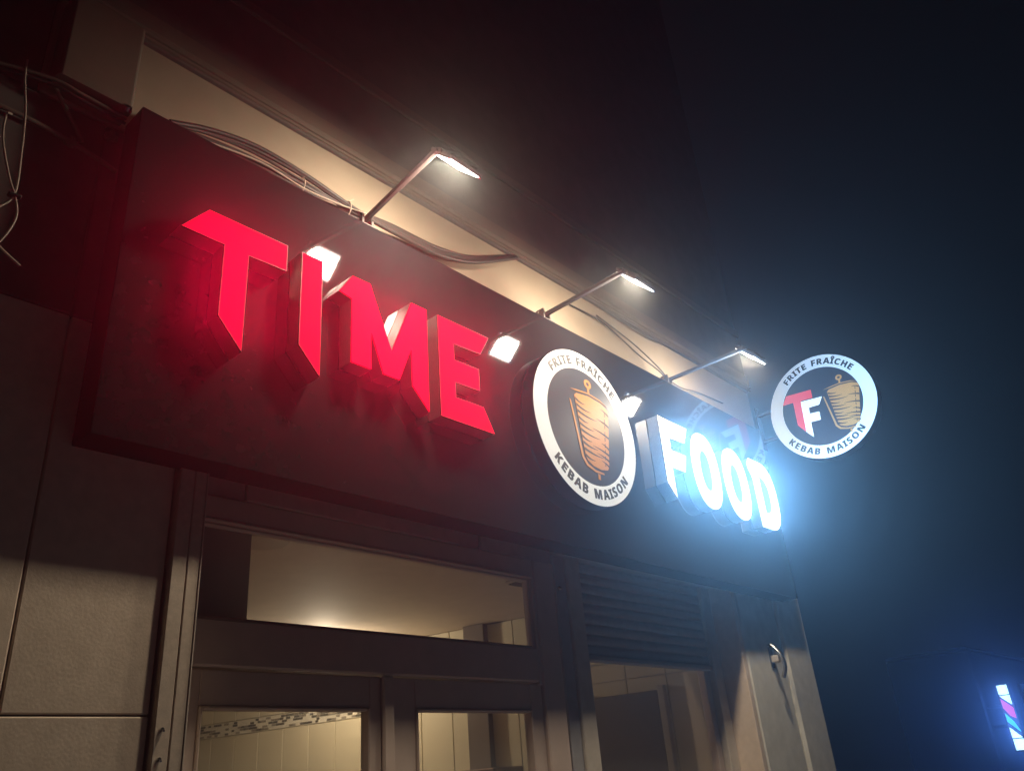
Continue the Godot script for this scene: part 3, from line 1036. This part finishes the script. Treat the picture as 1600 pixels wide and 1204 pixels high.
# ------------------------------------------------------------------ floodlights over the sign
func floodlights() -> void:
	var where := ["above the red letters at the left", "middle one, over the gap before the round logo", "rightmost, beside the projecting round sign"]
	var heads := [Vector3(1.748, 3.72, 0.424), Vector3(2.941, 3.72, 0.424), Vector3(4.115, 3.72, 0.424)]
	var bases := [1.690, 2.815, 3.955]
	# towards the sign and down
	var n := Vector3(0, -0.700, -0.714)
	var along := Vector3(0, 0.714, -0.700)
	var turn := Basis(Vector3.RIGHT, along, Vector3.RIGHT.cross(along))
	if turn.z.dot(n) < 0:
		turn = Basis(Vector3.LEFT, along, Vector3.LEFT.cross(along))
	for k in 3:
		var hd: Vector3 = heads[k]
		var t := thing("sign_floodlight", "lit LED floodlight on a slanted arm, " + where[k], "floodlight", Vector3(bases[k], 3.645, -0.05), "floodlights over the fascia sign")
		var off: Vector3 = hd - t.position
		var st := new_st()
		# bracket: foot on the sign's top edge with an upright
		box(st, Vector3(-0.035, 0.001, -0.045), Vector3(0.04, 0.010, 0.045), 0.002)
		box(st, Vector3(-0.030, 0.010, -0.02), Vector3(-0.018, 0.075, 0.03), 0.002)
		box(st, Vector3(0.018, 0.010, -0.02), Vector3(0.030, 0.075, 0.03), 0.002)
		obj("bracket", st, M.arm, t)
		st = new_st()
		tube(st, PackedVector3Array([Vector3(-0.038, 0.055, 0.005), Vector3(0.038, 0.055, 0.005)]), 0.006, 8)
		obj("bolt", st, M.rim, t)
		st = new_st()
		var e := off + Vector3(-0.0975, 0, 0) - n * 0.012
		var s0 := Vector3(0.0, 0.05, -0.01)
		var dir := (e - s0).normalized()
		var sidev := Vector3.UP.cross(dir).normalized()
		obox(st, (s0 + e) / 2.0, Vector3(0.020, 0.020, s0.distance_to(e)), Basis(sidev, dir.cross(sidev), dir), 0.003)
		obj("arm", st, M.arm, t)
		st = new_st()
		obox(st, off - n * 0.0092, Vector3(0.172, 0.135, 0.0165), turn, 0.003)
		for f in 5:
			obox(st, off - n * 0.0225 + turn.x * (-0.06 + 0.03 * f), Vector3(0.006, 0.11, 0.012), turn, 0.001)
		obox(st, off - n * 0.0125 + Vector3(-0.092, 0, 0), Vector3(0.014, 0.03, 0.014), turn, 0.003)
		var hs := obj("housing", st, M.arm, t)
		st = new_st()
		for sx in [-1, 1]:
			obox(st, off + turn.x * (0.080 * sx), Vector3(0.011, 0.134, 0.006), turn, 0.001)
		obj("rim", st, M.rim, hs)
		st = new_st()
		obox(st, off + n * 0.0012, Vector3(0.148, 0.130, 0.0035), turn, 0.0005)
		obj("led_window", st, M.led, hs)
		area_light("floodlight_lamp", hd + n * 0.006, n, Vector2(0.14, 0.108), Color(1.0, 0.86, 0.66), 2.15)

# ------------------------------------------------------------------ cables
func cable(called: String, label: String, pts: Array, r: float, m: Material, grp := "") -> void:
	var o := Vector3(pts[0])
	var rel := []
	for p in pts:
		rel.append(p - o)
	var st := new_st()
	tube(st, smooth_path(rel), r, 7)
	var c := obj(called, st, m)
	c.position = o
	tag(c, label, "cable", grp)

func cables() -> void:
	var zs := [-0.018, -0.030, -0.045, -0.060, -0.075, -0.090, -0.104]
	var g := "cables lying along the top of the fascia sign"
	var tops := ["highest dark cable arching over the sign's left top edge", "second dark cable arching over the sign's left top edge", "dark cable in the middle of the bundle over the sign's left half", "dark cable that splits off low in the bundle before the left floodlight", "lower dark cable of the bundle left of the left floodlight", "dark cable sagging deepest behind the sign's left top edge", "thin dark cable at the back of the bundle left of the left floodlight"]
	var h := [[3.652, 3.712, 3.752, 3.748, 3.728, 3.712], [3.652, 3.704, 3.742, 3.742, 3.722, 3.706], [3.651, 3.684, 3.704, 3.706, 3.700, 3.698], [3.652, 3.672, 3.694, 3.690, 3.690, 3.696], [3.651, 3.668, 3.676, 3.672, 3.676, 3.688], [3.651, 3.662, 3.666, 3.660, 3.666, 3.684], [3.654, 3.700, 3.726, 3.718, 3.706, 3.700]]
	for k in 7:
		var z: float = zs[k] if k != 6 else -0.03
		var a := []
		var xs := [0.86, 1.00, 1.18, 1.38, 1.54, 1.67]
		for i in 6:
			a.append(Vector3(xs[i], h[k][i] + 0.004, lerpf(z, -0.04, i / 6.0)))
		cable("dark_cable", tops[k], a, [0.0095, 0.0075, 0.0105, 0.0065, 0.009, 0.0085, 0.006][k], M.cable_dark, g)
	# right of the left floodlight the bundle goes on thicker and sags to the beam
	var h2 := [[3.720, 3.752, 3.772, 3.80, 3.870, 4.045], [3.712, 3.738, 3.756, 3.782, 3.858, 4.04], [3.704, 3.722, 3.742, 3.768, 3.846, 4.035], [3.698, 3.712, 3.730, 3.756, 3.838, 4.03]]
	var t2 := ["topmost", "second", "third", "lowest"]
	for k in 4:
		var a := []
		var xs := [1.70, 1.84, 2.0, 2.15, 2.38, 2.72]
		for i in 6:
			a.append(Vector3(xs[i], h2[k][i], -0.035 - 0.016 * i + 0.004 * k))
		cable("dark_cable", t2[k] + " cable of the thick bundle running right from the left floodlight", a, 0.0105, M.cable_dark, "cables right of the left floodlight")
	for k in 4:
		var a := []
		var xs := [0.98 + 0.09 * k, 1.2 + 0.05 * k, 1.38, 1.54, 1.68]
		var hs := [3.656, 3.682 - 0.004 * k, 3.688 - 0.006 * k, 3.690 - 0.004 * k, 3.704]
		for i in 5:
			a.append(Vector3(xs[i], hs[i] + 0.012 * sin(i * 2.1 + k), -0.022 - 0.018 * k))
		cable("pale_cable", ["pale wire woven through the bundle nearest its upper end", "second pale wire in the bundle left of the left floodlight", "third pale wire low in the bundle", "short pale wire joining the bundle closest to the left floodlight"][k], a, 0.0035, M.cable_pale, g)
	# ties holding the bundle
	for p in [[1.385, 3.700, "cable tie round the bundle halfway to the left floodlight"], [1.60, 3.704, "cable tie round the bundle next to the left floodlight's bracket"]]:
		var st := new_st()
		var path := PackedVector3Array()
		for k in 21:
			var a := TAU * k / 20
			path.append(Vector3(0, cos(a) * 0.038, sin(a) * 0.03))
		tube(st, path, 0.0025, 5)
		tube(st, PackedVector3Array([Vector3(0, 0.036, 0.01), Vector3(0.02, 0.052, 0.02)]), 0.002, 5)
		var o := obj("cable_tie", st, M.cable_pale)
		o.position = Vector3(p[0], p[1], -0.045)
		tag(o, p[2], "cable tie", "cable ties on the bundle")
	# thin wires over the right part of the sign
	var w := [
		[[3.15, 3.93, -0.118], [3.40, 3.93, -0.112], [3.60, 3.885, -0.11], [3.76, 3.81, -0.09], [3.90, 3.745, -0.06], [3.945, 3.70, -0.05]],
		[[3.40, 3.96, -0.118], [3.60, 3.92, -0.11], [3.76, 3.86, -0.09], [3.92, 3.76, -0.06], [3.955, 3.71, -0.05]],
		[[3.45, 4.03, -0.118], [3.7, 4.01, -0.108], [3.95, 4.00, -0.10], [4.2, 4.03, -0.11], [4.6, 4.03, -0.115]],
		[[3.97, 3.71, -0.04], [4.05, 3.70, -0.05], [4.2, 3.73, -0.08], [4.45, 3.79, -0.11], [4.8, 3.82, -0.118]],
		[[3.97, 3.70, -0.03], [4.03, 3.676, -0.04], [4.12, 3.655, -0.06], [4.30, 3.65, -0.08]]]
	var wl := ["thin wire drooping down the cream beam to the right floodlight", "second thin wire drooping to the right floodlight's bracket", "thin wire looped under the moulding above the right floodlight", "thin wire rising right from the right floodlight's bracket", "short thin wire lying on the sign right of the right floodlight"]
	for k in 5:
		var a := []
		for p in w[k]:
			a.append(Vector3(p[0], p[1], p[2] + 0.006))
		cable("thin_wire", wl[k], a, 0.0042, M.cable_dark)
	# top left: pale loop tied in the middle, and wires along the wall
	cable("pale_cable", "pale cable of the hanging loop, front strand passing the tie at far left", [Vector3(0.441, 3.66, -0.07), Vector3(0.444, 3.58, -0.06), Vector3(0.464, 3.46, -0.055), Vector3(0.478, 3.30, -0.05), Vector3(0.484, 3.162, -0.048), Vector3(0.452, 3.10, -0.05), Vector3(0.440, 3.05, -0.05), Vector3(0.470, 3.0, -0.055), Vector3(0.540, 2.965, -0.07)], 0.0032, M.cable_pale)
	cable("pale_cable", "pale cable looping up and over behind the front strand at far left", [Vector3(0.440, 3.458, -0.09), Vector3(0.424, 3.43, -0.07), Vector3(0.428, 3.33, -0.055), Vector3(0.462, 3.21, -0.046), Vector3(0.486, 3.155, -0.045), Vector3(0.500, 3.09, -0.05), Vector3(0.470, 2.99, -0.055), Vector3(0.40, 2.90, -0.07)], 0.0032, M.cable_pale)
	cable("pale_cable", "dull thick cable hanging at the very left edge behind the loop", [Vector3(0.372, 3.60, -0.10), Vector3(0.376, 3.45, -0.09), Vector3(0.392, 3.3, -0.09), Vector3(0.396, 3.1, -0.10)], 0.012, M.upper)
	var st := new_st()
	obox(st, Vector3.ZERO, Vector3(0.034, 0.010, 0.02), Basis(Vector3.BACK, 0.1), 0.003)
	var tie := obj("cable_tie", st, M.cable_dark)
	tie.position = Vector3(0.484, 3.158, -0.046)
	tag(tie, "black tie gathering the hanging pale cable loop at far left", "cable tie")
	cable("wall_cable", "grey cable running level along the dark wall left of the sign", [Vector3(0.20, 3.475, -0.11), Vector3(0.46, 3.482, -0.105), Vector3(0.60, 3.475, -0.11), Vector3(0.70, 3.46, -0.115), Vector3(0.755, 3.44, -0.11)], 0.008, M.beige)
	cable("wall_cable", "grey cable drooping from the service box to the left wall", [Vector3(0.53, 3.62, -0.08), Vector3(0.57, 3.575, -0.09), Vector3(0.62, 3.52, -0.105), Vector3(0.64, 3.49, -0.108)], 0.007, M.beige)
	cable("wall_cable", "upper of two cables under the service box", [Vector3(0.30, 3.60, -0.10), Vector3(0.50, 3.622, -0.055), Vector3(0.60, 3.612, -0.045), Vector3(0.735, 3.604, -0.045)], 0.006, M.beige)
	cable("wall_cable", "lower of two cables under the service box", [Vector3(0.30, 3.585, -0.10), Vector3(0.50, 3.605, -0.06), Vector3(0.60, 3.594, -0.05), Vector3(0.735, 3.588, -0.05)], 0.005, M.cable_dark)

# ------------------------------------------------------------------ small things
func small_things() -> void:
	# service box at top left, with rounded upright corners
	var t := thing("service_box", "beige rounded service box on the wall above the sign's left end", "junction box", Vector3(0.63, 3.632, -0.02))
	var st := new_st()
	var prof := PackedVector2Array()
	var r := 0.014
	for c in [[0.100, -0.018, 0.0], [-0.100, -0.018, PI / 2.0]]:
		for k in 6:
			var a: float = c[2] + PI / 2.0 * k / 5.0
			prof.append(Vector2(c[0] + cos(a) * r, c[1] + sin(a) * r))
	prof.append(Vector2(-0.114, -0.100))
	prof.append(Vector2(0.114, -0.100))
	var turn := Transform3D(Basis(Vector3(1, 0, 0), Vector3(0, 0, 1), Vector3(0, 1, 0)), Vector3.ZERO)
	# drawn as an upright prism: x, z in plan
	for i in prof.size():
		var a := prof[i]
		var b := prof[(i + 1) % prof.size()]
		var n := Vector3(b.y - a.y, 0, -(b.x - a.x))
		if i < 5:
			n = Vector3(1, 0, 1)
		var na := Vector3(a.x - clampf(a.x, -0.1, 0.1), 0, a.y - minf(a.y, -0.018)).normalized()
		var nb := Vector3(b.x - clampf(b.x, -0.1, 0.1), 0, b.y - minf(b.y, -0.018)).normalized()
		if i < 5 or (i > 5 and i < 11):
			stri(st, Vector3(a.x, 0, a.y), Vector3(b.x, 0, b.y), Vector3(b.x, 0.36, b.y), na, nb, nb)
			stri(st, Vector3(a.x, 0, a.y), Vector3(b.x, 0.36, b.y), Vector3(a.x, 0.36, a.y), na, nb, na)
		else:
			var mid := (a + b) / 2.0
			quad(st, Vector3(a.x, 0, a.y), Vector3(b.x, 0, b.y), Vector3(b.x, 0.36, b.y), Vector3(a.x, 0.36, a.y), Vector3(mid.x, 0, mid.y + 0.05))
	var idx := Geometry2D.triangulate_polygon(prof)
	for i in range(0, idx.size(), 3):
		for y in [0.0, 0.36]:
			tri(st, Vector3(prof[idx[i]].x, y, prof[idx[i]].y), Vector3(prof[idx[i + 1]].x, y, prof[idx[i + 1]].y), Vector3(prof[idx[i + 2]].x, y, prof[idx[i + 2]].y), Vector3(0, -1 if y == 0.0 else 1, 0))
	obj("body", st, M.beige, t)
	st = new_st()
	tube(st, PackedVector3Array([Vector3(0.099, -0.004, -0.020), Vector3(0.099, 0.008, -0.008)]), 0.012, 10)
	obj("cable_gland", st, M.rim, t)
	# clips on the left wall
	for p in [[Vector3(0.612, 3.472, -0.122), "bright cable clip on the dark wall below the service box"], [Vector3(0.722, 3.566, -0.122), "small cable clip on the wall by the sign's top left corner"]]:
		st = new_st()
		box(st, Vector3(-0.02, -0.012, 0), Vector3(0.02, 0.012, 0.018), 0.004)
		box(st, Vector3(-0.008, -0.02, 0.004), Vector3(0.008, 0.022, 0.022), 0.004)
		var o := obj("cable_clip", st, M.beige)
		o.position = p[0]
		tag(o, p[1], "cable clip", "cable clips left of the sign")
	# little wall fitting on the right pilaster
	t = thing("wall_fitting", "small grey wall fitting with a pointed hood on the right pilaster", "wall bracket", Vector3(4.745, 2.05, -0.124))
	st = new_st()
	box(st, Vector3(-0.022, 0.06, 0), Vector3(0.022, 0.19, 0.008), 0.003)
	obj("back_plate", st, M.rim, t)
	st = new_st()
	box(st, Vector3(-0.016, 0.085, 0.008), Vector3(0.016, 0.125, 0.05), 0.005)
	obj("socket", st, M.pale_frame, t)
	st = new_st()
	var hood := PackedVector3Array([Vector3(0, 0.19, 0.01), Vector3(0.002, 0.13, 0.06), Vector3(0.004, 0.06, 0.075), Vector3(0.006, 0.0, 0.05)])
	tube(st, smooth_path([hood[0], hood[1], hood[2], hood[3]]), 0.012, 8)
	obj("hook", st, M.rim, t)
	# domed screw cap on the shutter guide and a stud on the shutter box: both catch the lamps
	for p in [[Vector3(2.990, 2.405, -0.258), "tiny bright domed cap at the head of the shutter guide"], [Vector3(3.62, 2.598, -0.197), "tiny bright stud on the dark shutter box below the round logo"]]:
		st = new_st()
		ball(st, Vector3.ZERO, 0.011)
		var o := obj("metal_cap", st, M.rim)
		o.position = p[0]
		tag(o, p[1], "screw cap")
